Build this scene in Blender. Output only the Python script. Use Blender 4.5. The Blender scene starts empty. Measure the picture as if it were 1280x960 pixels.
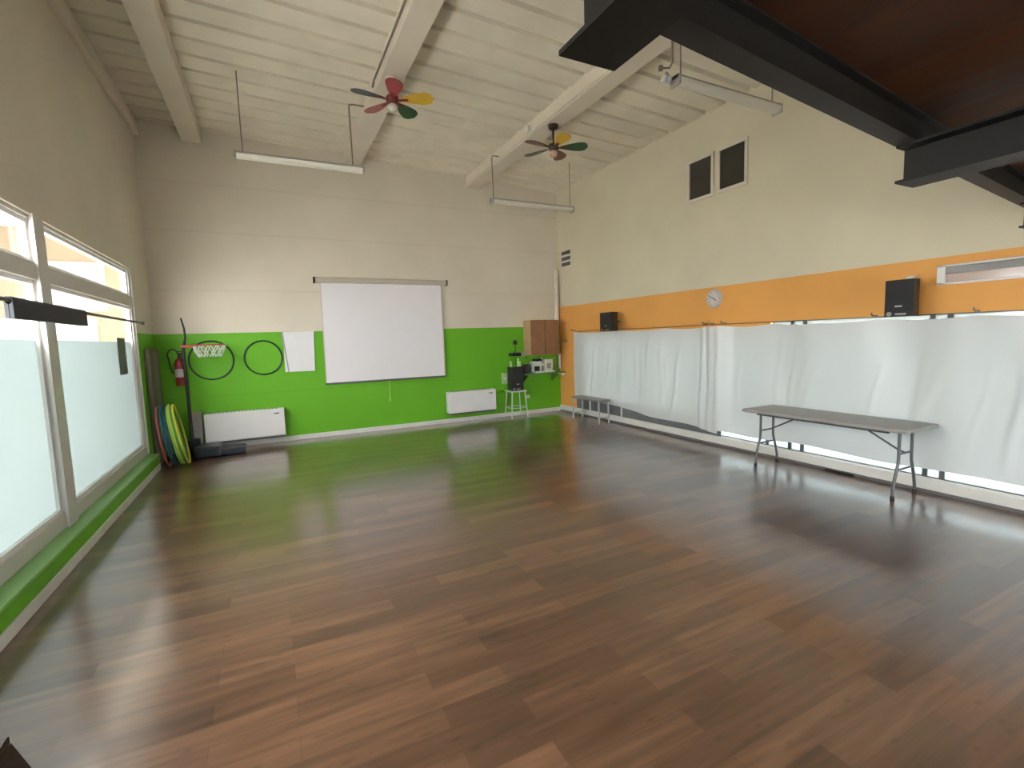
import bpy, bmesh, math, random
from mathutils import Vector, Matrix
random.seed(7)
S = bpy.context.scene
COL = S.collection
PI = math.pi

# ------------------------------------------------------------------ camera
F, YAW, PITCH, ROLL, CAMZ = 600.0, 0.4641, -0.0961, -0.0311, 1.70
fw = Vector((math.sin(YAW)*math.cos(PITCH), math.cos(YAW)*math.cos(PITCH), math.sin(PITCH)))
rt0 = Vector((math.cos(YAW), -math.sin(YAW), 0)); up0 = rt0.cross(fw)
rt = rt0*math.cos(ROLL) + up0*math.sin(ROLL); up = -rt0*math.sin(ROLL) + up0*math.cos(ROLL)
cd = bpy.data.cameras.new('camera'); cam = bpy.data.objects.new('camera', cd); COL.objects.link(cam)
cd.sensor_fit = 'HORIZONTAL'; cd.sensor_width = 36.0; cd.lens = 36.0*F/1280.0; cd.clip_start = 0.05; cd.clip_end = 400
m4 = Matrix((rt, up, -fw)).transposed().to_4x4(); m4.translation = Vector((0, 0, CAMZ)); cam.matrix_world = m4
S.camera = cam

# ------------------------------------------------------------------ sky + exposure
W = bpy.data.worlds.new('sky'); S.world = W; W.use_nodes = True
nt = W.node_tree; nt.nodes.clear()
wo = nt.nodes.new('ShaderNodeOutputWorld'); bg = nt.nodes.new('ShaderNodeBackground')
tc = nt.nodes.new('ShaderNodeTexCoord'); sp = nt.nodes.new('ShaderNodeSeparateXYZ'); cr = nt.nodes.new('ShaderNodeValToRGB')
nt.links.new(tc.outputs['Generated'], sp.inputs[0]); nt.links.new(sp.outputs['Z'], cr.inputs[0])
cr.color_ramp.elements[0].position = 0.0; cr.color_ramp.elements[0].color = (0.66, 0.66, 0.66, 1)
cr.color_ramp.elements[1].position = 0.8; cr.color_ramp.elements[1].color = (1.0, 0.985, 0.955, 1)
nt.links.new(cr.outputs[0], bg.inputs[0]); bg.inputs[1].default_value = 9.0
nt.links.new(bg.outputs[0], wo.inputs[0])
vs = S.view_settings
vs.view_transform = 'Standard'; vs.look = 'None'; vs.gamma = 1.0; vs.use_curve_mapping = False
vs.exposure = 1.75
S.display_settings.display_device = 'sRGB'

# ------------------------------------------------------------------ room numbers (metres)
XL, XR, YB, YR = -1.605, 5.903, 9.30, -3.2
ZG, ZO = 1.925, 2.35
def ceil_z(x): return 4.85 + (5.9026 - x)*0.0419

# ------------------------------------------------------------------ materials
MATS = {}
def srgb(r, g, b):
    f = lambda c: (c/255/12.92 if c/255 <= 0.04045 else ((c/255+0.055)/1.055)**2.4)
    return (f(r), f(g), f(b), 1)
def mat(name, col, rough=0.5, metal=0.0, noise=0.0, nscale=6.0, bump=0.0, spec=0.5, coat=0.0):
    if name in MATS: return MATS[name]
    m = bpy.data.materials.new(name); m.use_nodes = True; n = m.node_tree
    b = n.nodes['Principled BSDF']
    b.inputs['Base Color'].default_value = col; b.inputs['Roughness'].default_value = rough
    b.inputs['Metallic'].default_value = metal; b.inputs['Specular IOR Level'].default_value = spec
    b.inputs['Coat Weight'].default_value = coat; b.inputs['Coat Roughness'].default_value = 0.08
    t = n.nodes.new('ShaderNodeTexCoord'); nz = n.nodes.new('ShaderNodeTexNoise')
    nz.inputs['Scale'].default_value = nscale; nz.inputs['Detail'].default_value = 5
    n.links.new(t.outputs['Object'], nz.inputs['Vector'])
    if noise > 0:
        mr = n.nodes.new('ShaderNodeMapRange'); mr.inputs[1].default_value = 0.3; mr.inputs[2].default_value = 0.7
        mr.inputs[3].default_value = 1-noise; mr.inputs[4].default_value = 1+noise*0.5
        n.links.new(nz.outputs[0], mr.inputs[0])
        mx = n.nodes.new('ShaderNodeVectorMath'); mx.operation = 'SCALE'
        mx.inputs[0].default_value = col[:3]; n.links.new(mr.outputs[0], mx.inputs['Scale'])
        n.links.new(mx.outputs[0], b.inputs['Base Color'])
    if bump > 0:
        bp = n.nodes.new('ShaderNodeBump'); bp.inputs['Strength'].default_value = bump; bp.inputs['Distance'].default_value = 0.01
        n.links.new(nz.outputs[0], bp.inputs['Height']); n.links.new(bp.outputs[0], b.inputs['Normal'])
    MATS[name] = m
    return m

def paint_wall(name, low, high, zsplit, joints=(), rough=0.55):
    """two paint colours meeting at a height, with plaster mottling and horizontal panel joints"""
    m = bpy.data.materials.new(name); m.use_nodes = True; n = m.node_tree; L = n.links.new
    b = n.nodes['Principled BSDF']; b.inputs['Roughness'].default_value = rough; b.inputs['Specular IOR Level'].default_value = 0.35
    t = n.nodes.new('ShaderNodeTexCoord'); s = n.nodes.new('ShaderNodeSeparateXYZ'); L(t.outputs['Object'], s.inputs[0])
    gt = n.nodes.new('ShaderNodeMath'); gt.operation = 'GREATER_THAN'; gt.inputs[1].default_value = zsplit; L(s.outputs['Z'], gt.inputs[0])
    mx = n.nodes.new('ShaderNodeMix'); mx.data_type = 'RGBA'; mx.inputs[6].default_value = low; mx.inputs[7].default_value = high
    L(gt.outputs[0], mx.inputs[0])
    nz = n.nodes.new('ShaderNodeTexNoise'); nz.inputs['Scale'].default_value = 0.9; nz.inputs['Detail'].default_value = 6
    L(t.outputs['Object'], nz.inputs['Vector'])
    mr = n.nodes.new('ShaderNodeMapRange'); mr.inputs[1].default_value = 0.3; mr.inputs[2].default_value = 0.7
    mr.inputs[3].default_value = 0.93; mr.inputs[4].default_value = 1.04; L(nz.outputs[0], mr.inputs[0])
    val = mr.outputs[0]
    for zj in joints:
        d = n.nodes.new('ShaderNodeMath'); d.operation = 'SUBTRACT'; d.inputs[1].default_value = zj; L(s.outputs['Z'], d.inputs[0])
        a = n.nodes.new('ShaderNodeMath'); a.operation = 'ABSOLUTE'; L(d.outputs[0], a.inputs[0])
        r = n.nodes.new('ShaderNodeMapRange'); r.inputs[1].default_value = 0.002; r.inputs[2].default_value = 0.014
        r.inputs[3].default_value = 0.90; r.inputs[4].default_value = 1.0; L(a.outputs[0], r.inputs[0])
        mm = n.nodes.new('ShaderNodeMath'); mm.operation = 'MULTIPLY'; L(val, mm.inputs[0]); L(r.outputs[0], mm.inputs[1]); val = mm.outputs[0]
    sc = n.nodes.new('ShaderNodeVectorMath'); sc.operation = 'SCALE'; L(mx.outputs[2], sc.inputs[0]); L(val, sc.inputs['Scale'])
    L(sc.outputs[0], b.inputs['Base Color'])
    n2 = n.nodes.new('ShaderNodeTexNoise'); n2.inputs['Scale'].default_value = 14; n2.inputs['Detail'].default_value = 6
    L(t.outputs['Object'], n2.inputs['Vector'])
    bp = n.nodes.new('ShaderNodeBump'); bp.inputs['Strength'].default_value = 0.15; bp.inputs['Distance'].default_value = 0.01
    L(n2.outputs[0], bp.inputs['Height']); L(bp.outputs[0], b.inputs['Normal'])
    return m

def plank_mat(name, c1, c2, length, width, rough, spec=0.5, rot=0.0, streak=0.35, coat=0.0):
    m = bpy.data.materials.new(name); m.use_nodes = True; n = m.node_tree; L = n.links.new
    b = n.nodes['Principled BSDF']; b.inputs['Specular IOR Level'].default_value = spec
    b.inputs['Coat Weight'].default_value = coat; b.inputs['Coat Roughness'].default_value = 0.17; b.inputs['Coat IOR'].default_value = 1.65
    t = n.nodes.new('ShaderNodeTexCoord'); mp = n.nodes.new('ShaderNodeMapping'); mp.inputs['Rotation'].default_value[2] = rot
    L(t.outputs['Object'], mp.inputs[0])
    br = n.nodes.new('ShaderNodeTexBrick'); br.offset = 0.37; br.inputs['Scale'].default_value = 1
    br.inputs['Brick Width'].default_value = length; br.inputs['Row Height'].default_value = width
    br.inputs['Mortar Size'].default_value = 0.0012; br.inputs['Mortar Smooth'].default_value = 0.3; br.inputs['Bias'].default_value = 0
    br.inputs['Color1'].default_value = c1; br.inputs['Color2'].default_value = c2
    br.inputs['Mortar'].default_value = tuple(x*0.45 for x in c1[:3])+(1,)
    L(mp.outputs[0], br.inputs['Vector'])
    m2 = n.nodes.new('ShaderNodeMapping'); m2.inputs['Scale'].default_value = (1.0, 11.0, 1.0); L(mp.outputs[0], m2.inputs[0])
    nz = n.nodes.new('ShaderNodeTexNoise'); nz.inputs['Scale'].default_value = 1.6; nz.inputs['Detail'].default_value = 8; nz.inputs['Distortion'].default_value = 0.25
    L(m2.outputs[0], nz.inputs['Vector'])
    mr = n.nodes.new('ShaderNodeMapRange'); mr.inputs[1].default_value = 0.3; mr.inputs[2].default_value = 0.72
    mr.inputs[3].default_value = 1-streak; mr.inputs[4].default_value = 1+streak; L(nz.outputs[0], mr.inputs[0])
    # knots
    m3 = n.nodes.new('ShaderNodeMapping'); m3.inputs['Scale'].default_value = (3.0, 8.0, 1.0); L(mp.outputs[0], m3.inputs[0])
    vo = n.nodes.new('ShaderNodeTexVoronoi'); vo.inputs['Scale'].default_value = 1.7; L(m3.outputs[0], vo.inputs['Vector'])
    kr = n.nodes.new('ShaderNodeMapRange'); kr.inputs[1].default_value = 0.03; kr.inputs[2].default_value = 0.20
    kr.inputs[3].default_value = 0.62; kr.inputs[4].default_value = 1.0; L(vo.outputs['Distance'], kr.inputs[0])
    mm = n.nodes.new('ShaderNodeMath'); mm.operation = 'MULTIPLY'; L(mr.outputs[0], mm.inputs[0]); L(kr.outputs[0], mm.inputs[1])
    sc = n.nodes.new('ShaderNodeVectorMath'); sc.operation = 'SCALE'; L(br.outputs['Color'], sc.inputs[0]); L(mm.outputs[0], sc.inputs['Scale'])
    L(sc.outputs[0], b.inputs['Base Color'])
    rr = n.nodes.new('ShaderNodeMapRange'); rr.inputs[1].default_value = 0.3; rr.inputs[2].default_value = 0.7
    rr.inputs[3].default_value = rough*0.85; rr.inputs[4].default_value = rough*1.2; L(nz.outputs[0], rr.inputs[0]); L(rr.outputs[0], b.inputs['Roughness'])
    bp = n.nodes.new('ShaderNodeBump'); bp.inputs['Strength'].default_value = 0.05; bp.inputs['Distance'].default_value = 0.002
    L(nz.outputs[0], bp.inputs['Height']); L(bp.outputs[0], b.inputs['Normal'])
    return m

def glass_mat(name, tint=(1, 1, 1, 1), refl=0.06):
    m = bpy.data.materials.new(name); m.use_nodes = True; n = m.node_tree; n.nodes.clear(); L = n.links.new
    o = n.nodes.new('ShaderNodeOutputMaterial'); mx = n.nodes.new('ShaderNodeMixShader')
    tr = n.nodes.new('ShaderNodeBsdfTransparent'); gl = n.nodes.new('ShaderNodeBsdfGlossy'); lw = n.nodes.new('ShaderNodeLayerWeight'); lw.inputs[0].default_value = 0.5
    pw = n.nodes.new('ShaderNodeMath'); pw.operation = 'POWER'; pw.inputs[1].default_value = 4.0; L(lw.outputs['Facing'], pw.inputs[0])
    fr = n.nodes.new('ShaderNodeMath'); fr.operation = 'MULTIPLY_ADD'; fr.inputs[1].default_value = 0.5; fr.inputs[2].default_value = 0.02; L(pw.outputs[0], fr.inputs[0])
    tr.inputs[0].default_value = tint; gl.inputs['Roughness'].default_value = 0.02
    L(fr.outputs[0], mx.inputs[0]); L(tr.outputs[0], mx.inputs[1]); L(gl.outputs[0], mx.inputs[2]); L(mx.outputs[0], o.inputs[0])
    return m
def frosted_mat(name, trans, diff, mixt, gloss=0.07, rough=0.12):
    m = bpy.data.materials.new(name); m.use_nodes = True; n = m.node_tree; n.nodes.clear(); L = n.links.new
    o = n.nodes.new('ShaderNodeOutputMaterial')
    tl = n.nodes.new('ShaderNodeBsdfTranslucent'); df = n.nodes.new('ShaderNodeBsdfDiffuse'); mx = n.nodes.new('ShaderNodeMixShader')
    tl.inputs[0].default_value = trans; df.inputs[0].default_value = diff; mx.inputs[0].default_value = mixt
    L(tl.outputs[0], mx.inputs[1]); L(df.outputs[0], mx.inputs[2])
    gl = n.nodes.new('ShaderNodeBsdfGlossy'); gl.inputs['Roughness'].default_value = rough
    m2 = n.nodes.new('ShaderNodeMixShader'); m2.inputs[0].default_value = gloss
    L(mx.outputs[0], m2.inputs[1]); L(gl.outputs[0], m2.inputs[2]); L(m2.outputs[0], o.inputs[0])
    return m

WHITE = (0.70, 0.645, 0.535, 1)
GREEN = (0.138, 0.45, 0.015, 1)
ORANGE = (0.86, 0.42, 0.11, 1)
M_back = paint_wall('back_wall_paint', GREEN, WHITE, ZG, (0.885, 2.62, 3.55, 4.30))
M_right = paint_wall('right_wall_paint', ORANGE, (0.72, 0.66, 0.50, 1), ZO)
M_left = paint_wall('left_wall_paint', GREEN, WHITE, ZG)
M_plain = paint_wall('plain_wall_paint', WHITE, WHITE, 1.0)
M_ceil = mat('ceiling_paint', (0.82, 0.76, 0.63, 1), 0.6, noise=0.10, nscale=1.5)
M_beam = mat('beam_paint', (0.74, 0.67, 0.56, 1), 0.55, noise=0.06, nscale=2)
M_floor = plank_mat('laminate_floor', (0.150, 0.072, 0.037, 1), (0.072, 0.032, 0.015, 1), 0.95, 0.135, 0.34, 0.5, 0.0, 0.42, 1.0)
M_mezz = plank_mat('stained_boards', (0.066, 0.025, 0.011, 1), (0.046, 0.018, 0.008, 1), 3.0, 0.16, 0.6, 0.2, PI/2, 0.35)
M_steel = mat('brown_steel_paint', (0.008, 0.007, 0.006, 1), 0.5, noise=0.15, nscale=3, spec=0.3)
M_steel2 = mat('grey_steel_paint', (0.013, 0.012, 0.0105, 1), 0.5, noise=0.15, nscale=3, spec=0.4)
M_base = mat('white_skirting', (0.74, 0.73, 0.69, 1), 0.4, noise=0.05)
M_footstrip = mat('grey_foot_strip', (0.16, 0.15, 0.15, 1), 0.5, noise=0.05)  # plain grey for the strip below the white skirting
M_greenpaint = mat('green_paint', GREEN, 0.5, noise=0.05, nscale=3)
M_sill = mat('lit_green_sill', (0.24, 0.50, 0.15, 1), 0.35, noise=0.04)  # green lightened for the window light on the sill top
M_frame = mat('window_frame_pvc', (0.62, 0.60, 0.57, 1), 0.4, noise=0.03)
M_whiteframe = mat('white_pvc', (0.82, 0.81, 0.79, 1), 0.35, noise=0.02)
M_glass = glass_mat('clear_glass')
M_film = frosted_mat('frosted_film', (0.245, 0.272, 0.272, 1), (0.75, 0.78, 0.8, 1), 0.05, 0.06, 0.08)
M_film_right = frosted_mat('bright_frosted_film', (0.30, 0.335, 0.345, 1), (0.75, 0.78, 0.8, 1), 0.05, 0.05, 0.1)
M_sheet = frosted_mat('plastic_sheeting', (0.50, 0.55, 0.57, 1), (0.74, 0.77, 0.765, 1), 0.86, 0.05, 0.35)
M_trpane = frosted_mat('milky_pane', (0.21, 0.20, 0.195, 1), (0.7, 0.69, 0.66, 1), 0.3, 0.05, 0.1)
M_tint = mat('dark_tinted_pane', (0.045, 0.043, 0.035, 1), 0.35, noise=0.1)
M_black = mat('black_plastic', (0.012, 0.012, 0.012, 1), 0.45, noise=0.1, nscale=20)
M_grille = mat('black_grille', (0.018, 0.018, 0.019, 1), 0.6, noise=0.3, nscale=180, bump=0.3)
M_badge = mat('silver_badge', (0.55, 0.55, 0.55, 1), 0.3, noise=0.02)
M_enamel = mat('white_enamel', (0.76, 0.76, 0.76, 1), 0.35, noise=0.02)
M_greyplas = mat('grey_plastic', (0.33, 0.33, 0.32, 1), 0.5, noise=0.05)
M_dkgrey = mat('dark_grey_metal', (0.09, 0.09, 0.095, 1), 0.4, noise=0.06)
M_screen = mat('screen_cloth', (0.80, 0.79, 0.82, 1), 0.8, noise=0.01)
M_alu = mat('satin_aluminium', (0.42, 0.40, 0.37, 1), 0.4, 0.4, noise=0.03)
M_cable = mat('grey_cable', (0.22, 0.20, 0.17, 1), 0.5, noise=0.03)
M_wood = mat('cabinet_wood', (0.30, 0.145, 0.066, 1), 0.45, noise=0.18, nscale=5)
M_woodlight = mat('pale_cabinet_side', (0.56, 0.36, 0.20, 1), 0.45, noise=0.1, nscale=5)
M_dkwood = mat('dark_brown_wood', (0.018, 0.010, 0.008, 1), 0.4, noise=0.2, nscale=6)
M_tabletop = mat('grey_table_plastic', (0.36, 0.35, 0.33, 1), 0.45, noise=0.06, nscale=3)
M_peach = mat('peach_render', (0.215, 0.165, 0.12, 1), 0.8, noise=0.06, nscale=1.5)
M_concrete = mat('pale_paving', (0.60, 0.585, 0.55, 1), 0.8, noise=0.1, nscale=0.8)
def cm(name, r, g, b, rough=0.4): return mat(name, (r, g, b, 1), rough, noise=0.03)

# ------------------------------------------------------------------ mesh helpers
class MB:
    def __init__(self): self.bm = bmesh.new()
    def box(self, x0, x1, y0, y1, z0, z1, M=None):
        v = [self.bm.verts.new((x, y, z)) for x in (x0, x1) for y in (y0, y1) for z in (z0, z1)]
        for f in ((0,1,3,2), (4,6,7,5), (0,4,5,1), (2,3,7,6), (0,2,6,4), (1,5,7,3)):
            self.bm.faces.new([v[i] for i in f])
        if M is not None: bmesh.ops.transform(self.bm, matrix=M, verts=v)
        return self
    def rbox(self, x0, x1, y0, y1, z0, z1, r=0.01, seg=2, M=None):
        t = bmesh.new(); bb = MB.__new__(MB); bb.bm = t; bb.box(x0, x1, y0, y1, z0, z1)
        bmesh.ops.recalc_face_normals(t, faces=t.faces[:])
        bmesh.ops.bevel(t, geom=t.edges[:], offset=r, segments=seg, affect='EDGES', profile=0.5)
        return self.merge(t, M)
    def merge(self, t, M=None):
        if M is not None: bmesh.ops.transform(t, matrix=M, verts=t.verts[:])
        mp = {}
        for v in t.verts: mp[v] = self.bm.verts.new(v.co)
        for f in t.faces:
            try: self.bm.faces.new([mp[v] for v in f.verts])
            except ValueError: pass
        t.free(); return self
    def tube(self, pts, r, n=10, closed=False, caps=True):
        pts = [Vector(p) for p in pts]; N = len(pts); rings = []
        rs = r if isinstance(r, (list, tuple)) else [r]*N
        prev = None
        for i, p in enumerate(pts):
            if closed: d = (pts[(i+1) % N]-pts[i-1]).normalized()
            else: d = (pts[min(i+1, N-1)]-pts[max(i-1, 0)]).normalized()
            if prev is None:
                a = Vector((0, 0, 1)) if abs(d.z) < 0.9 else Vector((1, 0, 0))
                u = d.cross(a).normalized()
            else: u = (prev - d*prev.dot(d)).normalized()
            prev = u; w = d.cross(u)
            rings.append([self.bm.verts.new(p+(u*math.cos(2*PI*k/n)+w*math.sin(2*PI*k/n))*rs[i]) for k in range(n)])
        for i in range(N if closed else N-1):
            a, b = rings[i], rings[(i+1) % N]
            for k in range(n): self.bm.faces.new((a[k], a[(k+1) % n], b[(k+1) % n], b[k]))
        if caps and not closed:
            self.bm.faces.new(rings[0][::-1]); self.bm.faces.new(rings[-1])
        return self
    def lathe(self, prof, n=24, M=None):
        """prof = [(radius, z)] about the z axis"""
        st = len(self.bm.verts); new = []; rings = []
        for r, z in prof:
            if r < 1e-5: ring = [self.bm.verts.new((0, 0, z))]
            else: ring = [self.bm.verts.new((r*math.cos(2*PI*k/n), r*math.sin(2*PI*k/n), z)) for k in range(n)]
            rings.append(ring); new += ring
        for a, b in zip(rings, rings[1:]):
            for k in range(n):
                q = [a[k % len(a)], a[(k+1) % len(a)], b[(k+1) % len(b)], b[k % len(b)]]
                q = list(dict.fromkeys(q))
                if len(q) > 2: self.bm.faces.new(q)
        if len(rings[0]) > 1: self.bm.faces.new(rings[0][::-1])
        if len(rings[-1]) > 1: self.bm.faces.new(rings[-1])
        if M is not None: bmesh.ops.transform(self.bm, matrix=M, verts=new)
        return self
    def prism(self, poly, h0, h1, M=None):
        """poly in xy extruded from z=h0 to h1"""
        a = [self.bm.verts.new((x, y, h0)) for x, y in poly]; b = [self.bm.verts.new((x, y, h1)) for x, y in poly]
        N = len(poly)
        self.bm.faces.new(a[::-1]); self.bm.faces.new(b)
        for i in range(N): self.bm.faces.new((a[i], a[(i+1) % N], b[(i+1) % N], b[i]))
        if M is not None: bmesh.ops.transform(self.bm, matrix=M, verts=a+b)
        return self

def obj(name, mb, m, parent=None, smooth=False, loc=None):
    bm = mb.bm if isinstance(mb, MB) else mb
    bmesh.ops.recalc_face_normals(bm, faces=bm.faces[:])
    me = bpy.data.meshes.new(name); bm.to_mesh(me); bm.free()
    if smooth:
        for p in me.polygons: p.use_smooth = True
    me.materials.append(m)
    o = bpy.data.objects.new(name, me); COL.objects.link(o)
    if parent is not None: o.parent = parent
    if loc is not None: o.location = loc
    if smooth:
        mo = o.modifiers.new('edges', 'EDGE_SPLIT'); mo.split_angle = math.radians(40)
    return o
def tag(o, label, cat, group=None):
    o['label'] = label; o['category'] = cat
    if group: o['group'] = group
    return o
def thing(name, label, cat, loc=(0, 0, 0), rotz=0, group=None):
    o = bpy.data.objects.new(name, None); COL.objects.link(o); o.empty_display_size = 0.1
    o.location = loc; o.rotation_euler = (0, 0, rotz)
    return tag(o, label, cat, group)
def struct(name, mb, m, parent=None, smooth=False):
    o = obj(name, mb, m, parent, smooth)
    if parent is None: o['kind'] = 'structure'
    return o
def copy_tree(o, parent=None):
    c = o.copy(); COL.objects.link(c)
    if parent is not None: c.parent = parent
    for ch in [x for x in bpy.data.objects if x.parent == o and x is not c]: copy_tree(ch, c)
    return c
def arc(cx, cz, r, a0, a1, n, f): return [f(cx+r*math.cos(a0+(a1-a0)*i/n), cz+r*math.sin(a0+(a1-a0)*i/n)) for i in range(n+1)]

# ================================================================== THE ROOM SHELL
struct('floor', MB().box(XL-0.3, XR+0.25, YR-0.2, YB+0.25, -0.12, 0.0), M_floor)
struct('ground', MB().box(-45, 45, -45, 60, -0.30, -0.125), M_concrete)

# corrugated ceiling: sheets with grooves running across the room, sloping down to the right
mb = MB(); pitch = 0.36
prof = []; y = YR-0.2
while y < YB+0.2:
    prof += [(y, 0.0), (y+0.265, -0.012), (y+0.272, 0.065), (y+0.345, 0.065)]
    y += pitch
prof.append((y, 0.0))
x0, x1 = XL-0.3, XR+0.25
va = [mb.bm.verts.new((x0, yy, ceil_z(x0)+dz)) for yy, dz in prof]
vb = [mb.bm.verts.new((x1, yy, ceil_z(x1)+dz)) for yy, dz in prof]
vc = [mb.bm.verts.new((x0, yy, ceil_z(x0)+0.16)) for yy, dz in prof]
vd = [mb.bm.verts.new((x1, yy, ceil_z(x1)+0.16)) for yy, dz in prof]
for i in range(len(prof)-1):
    mb.bm.faces.new((va[i], va[i+1], vb[i+1], vb[i])); mb.bm.faces.new((vc[i], vd[i], vd[i+1], vc[i+1]))
for a, b in ((va, vc), (vb, vd)):
    for i in range(len(prof)-1): mb.bm.faces.new((a[i], b[i], b[i+1], a[i+1]))
mb.bm.faces.new((va[0], vb[0], vd[0], vc[0])); mb.bm.faces.new((va[-1], vc[-1], vd[-1], vb[-1]))
struct('ceiling', mb, M_ceil)

struct('wall_back', MB().box(XL-0.3, XR+0.25, YB, YB+0.25, -0.12, 5.22), M_back)

# right wall with the long low window band, and a slot window in the orange band
mb = MB(); xo = XR+0.25
mb.box(XR, xo, YR-0.2, YB, -0.12, 0.14)
mb.box(XR, xo, 8.35, YB, 0.14, 1.806)
mb.box(XR, xo, YR-0.2, -1.9, 0.14, 1.806)
mb.box(XR, xo, 4.15, 8.35, 1.70, 1.806)
mb.box(XR, xo, YR-0.2, YB, 1.806, 2.08)
mb.box(XR, xo, 2.39, YB, 2.08, 2.27)
mb.box(XR, xo, YR-0.2, 0.6, 2.08, 2.27)
mb.box(XR, xo, YR-0.2, YB, 2.27, 5.05)
struct('wall_right', mb, M_right)

# left wall: knee wall, pier beside the back wall, lintel, and the glazed openings
YW0, YW1, ZS, ZT = -1.6, 8.22, 0.355, 2.785
mb = MB()
mb.box(XL-0.1, XL, YW1, YB, -0.12, ZT)
mb.box(XL-0.1, XL, YR-0.2, YB, ZT, 5.3)
mb.box(XL-0.1, XL, YR-0.2, YW0, -0.12, ZT)
mb.box(XL-0.1, XL, YW0, YW1, -0.12, 0.20)
struct('wall_left', mb, M_left)
# rear wall behind the camera
RX0, RX1, RZ0, RZ1 = 2.0, 4.0, 0.10, 1.75      # unseen glazing added behind the camera, sized to light the back wall
mb = MB()
mb.box(XL-0.3, RX0, YR-0.2, YR, -0.12, 5.3); mb.box(RX1, XR+0.25, YR-0.2, YR, -0.12, 5.3)
mb.box(RX0, RX1, YR-0.2, YR, RZ1, 5.3); mb.box(RX0, RX1, YR-0.2, YR, -0.12, RZ0)
struct('wall_rear', mb, M_plain)
fr = MB()
for xx in (RX0, 2.97, RX1-0.07): fr.box(xx, xx+0.07, YR-0.13, YR-0.06, RZ0, RZ1)
fr.box(RX0, RX1, YR-0.13, YR-0.06, RZ0, RZ0+0.07); fr.box(RX0, RX1, YR-0.13, YR-0.06, RZ1-0.07, RZ1)
w4 = struct('window_4', fr, M_frame)
obj('pane', MB().box(RX0+0.07, RX1-0.07, YR-0.10, YR-0.094, RZ0+0.07, RZ1-0.07), M_glass, w4)

# trims
struct('trim_1', MB().rbox(XL, XL+0.07, YR, YB, 4.92, 5.10, 0.012), M_beam)     # ledge at the top of the left wall
struct('baseboard_back', MB().rbox(XL, XR, YB-0.02, YB, 0.0, 0.085, 0.006), M_base)
struct('baseboard_left', MB().rbox(XL+0.09, XL+0.112, YR, YW1, 0.0, 0.085, 0.006), M_base)
struct('trim_2', MB().box(XL, XL+0.10, YR, YW1, 0.0, 0.205), M_greenpaint)       # green plinth under the glazing
struct('trim_3', MB().rbox(XL-0.10, XL+0.112, YR, YW1, 0.205, 0.232, 0.006), M_sill)
struct('trim_4', MB().box(XL, XL+0.015, YW1, YB-0.02, 0.0, 0.085), M_base)
struct('baseboard_right', MB().rbox(XR-0.045, XR, YR, YB-0.02, 0.035, 0.141, 0.006), M_base)
struct('trim_8', MB().box(XR+0.001, XR+0.25, -1.9, 8.35, 0.1405, 0.148), M_base)
struct('trim_5', MB().box(XR-0.035, XR, YR, YB-0.02, 0.0, 0.036), M_footstrip)
struct('trim_6', MB().box(XR-0.012, XR, 4.9, 8.64, 0.136, 0.42), mat('grey_lower_panel', (0.15, 0.16, 0.165, 1), 0.5, noise=0.1))

for n, yy in ((9, 8.15), (10, 7.55), (11, 7.15)):
    struct('trim_%d' % n, MB().box(XR-0.02, XR-0.0125, yy-0.02, yy+0.02, 0.136, 0.42), M_base)
struct('trim_12', MB().box(XL-0.1, XL-0.001, YW1-0.012, YW1-0.001, 0.236, ZT-0.001), M_whiteframe)

# glazing on the left: two bays in view, more of the same towards the camera
def left_window(n, y0, y1, film=True):
    fx0, fx1 = XL-0.09, XL-0.02
    fr = MB()
    fr.box(fx0, fx1, y0, y1, 0.235, ZS)                 # bottom rail
    fr.box(fx0, fx1, y0, y1, ZT-0.03, ZT)               # head
    fr.box(fx0-0.01, fx1+0.01, y0, y1, 2.275, 2.412)    # transom
    fr.box(fx0, fx1, y0, y0+0.07, ZS, 2.275); fr.box(fx0, fx1, y1-0.07, y1, ZS, 2.275)
    fr.box(fx0, fx1, y0, y0+0.07, 2.412, ZT-0.03); fr.box(fx0, fx1, y1-0.07, y1, 2.412, ZT-0.03)
    w = struct('window_%d' % n, fr, M_frame)
    sa = MB(); t = 0.035
    for (za, zb) in ((ZS, 2.275), (2.412, ZT-0.03)):
        a, b = y0+0.07, y1-0.07
        sa.box(fx0+0.005, fx0+0.05, a, b, za, za+t); sa.box(fx0+0.005, fx0+0.05, a, b, zb-t, zb)
        sa.box(fx0+0.005, fx0+0.05, a, a+t, za+t, zb-t); sa.box(fx0+0.005, fx0+0.05, b-t, b, za+t, zb-t)
    obj('sash', sa, M_whiteframe, w)
    a, b = y0+0.105, y1-0.105; gx = fx0+0.02
    zf = 1.80 if film else ZS+t
    obj('pane', MB().box(gx, gx+0.006, a, b, zf, 2.24), M_glass, w)
    obj('pane', MB().box(gx, gx+0.006, a, b, 2.447, ZT-0.065), M_glass, w)
    if film: obj('frosted_pane', MB().box(gx, gx+0.006, a, b, ZS+t, zf), M_film, w)
left_window(1, 5.275, YW1-0.013)
left_window(2, 2.33, 5.265)
left_window(3, -1.6, 2.32)
struct('trim_7', MB().box(XL-0.015, XL+0.008, 5.17, 5.37, 0.235, ZT+0.01), M_frame)   # mullion post

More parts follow.
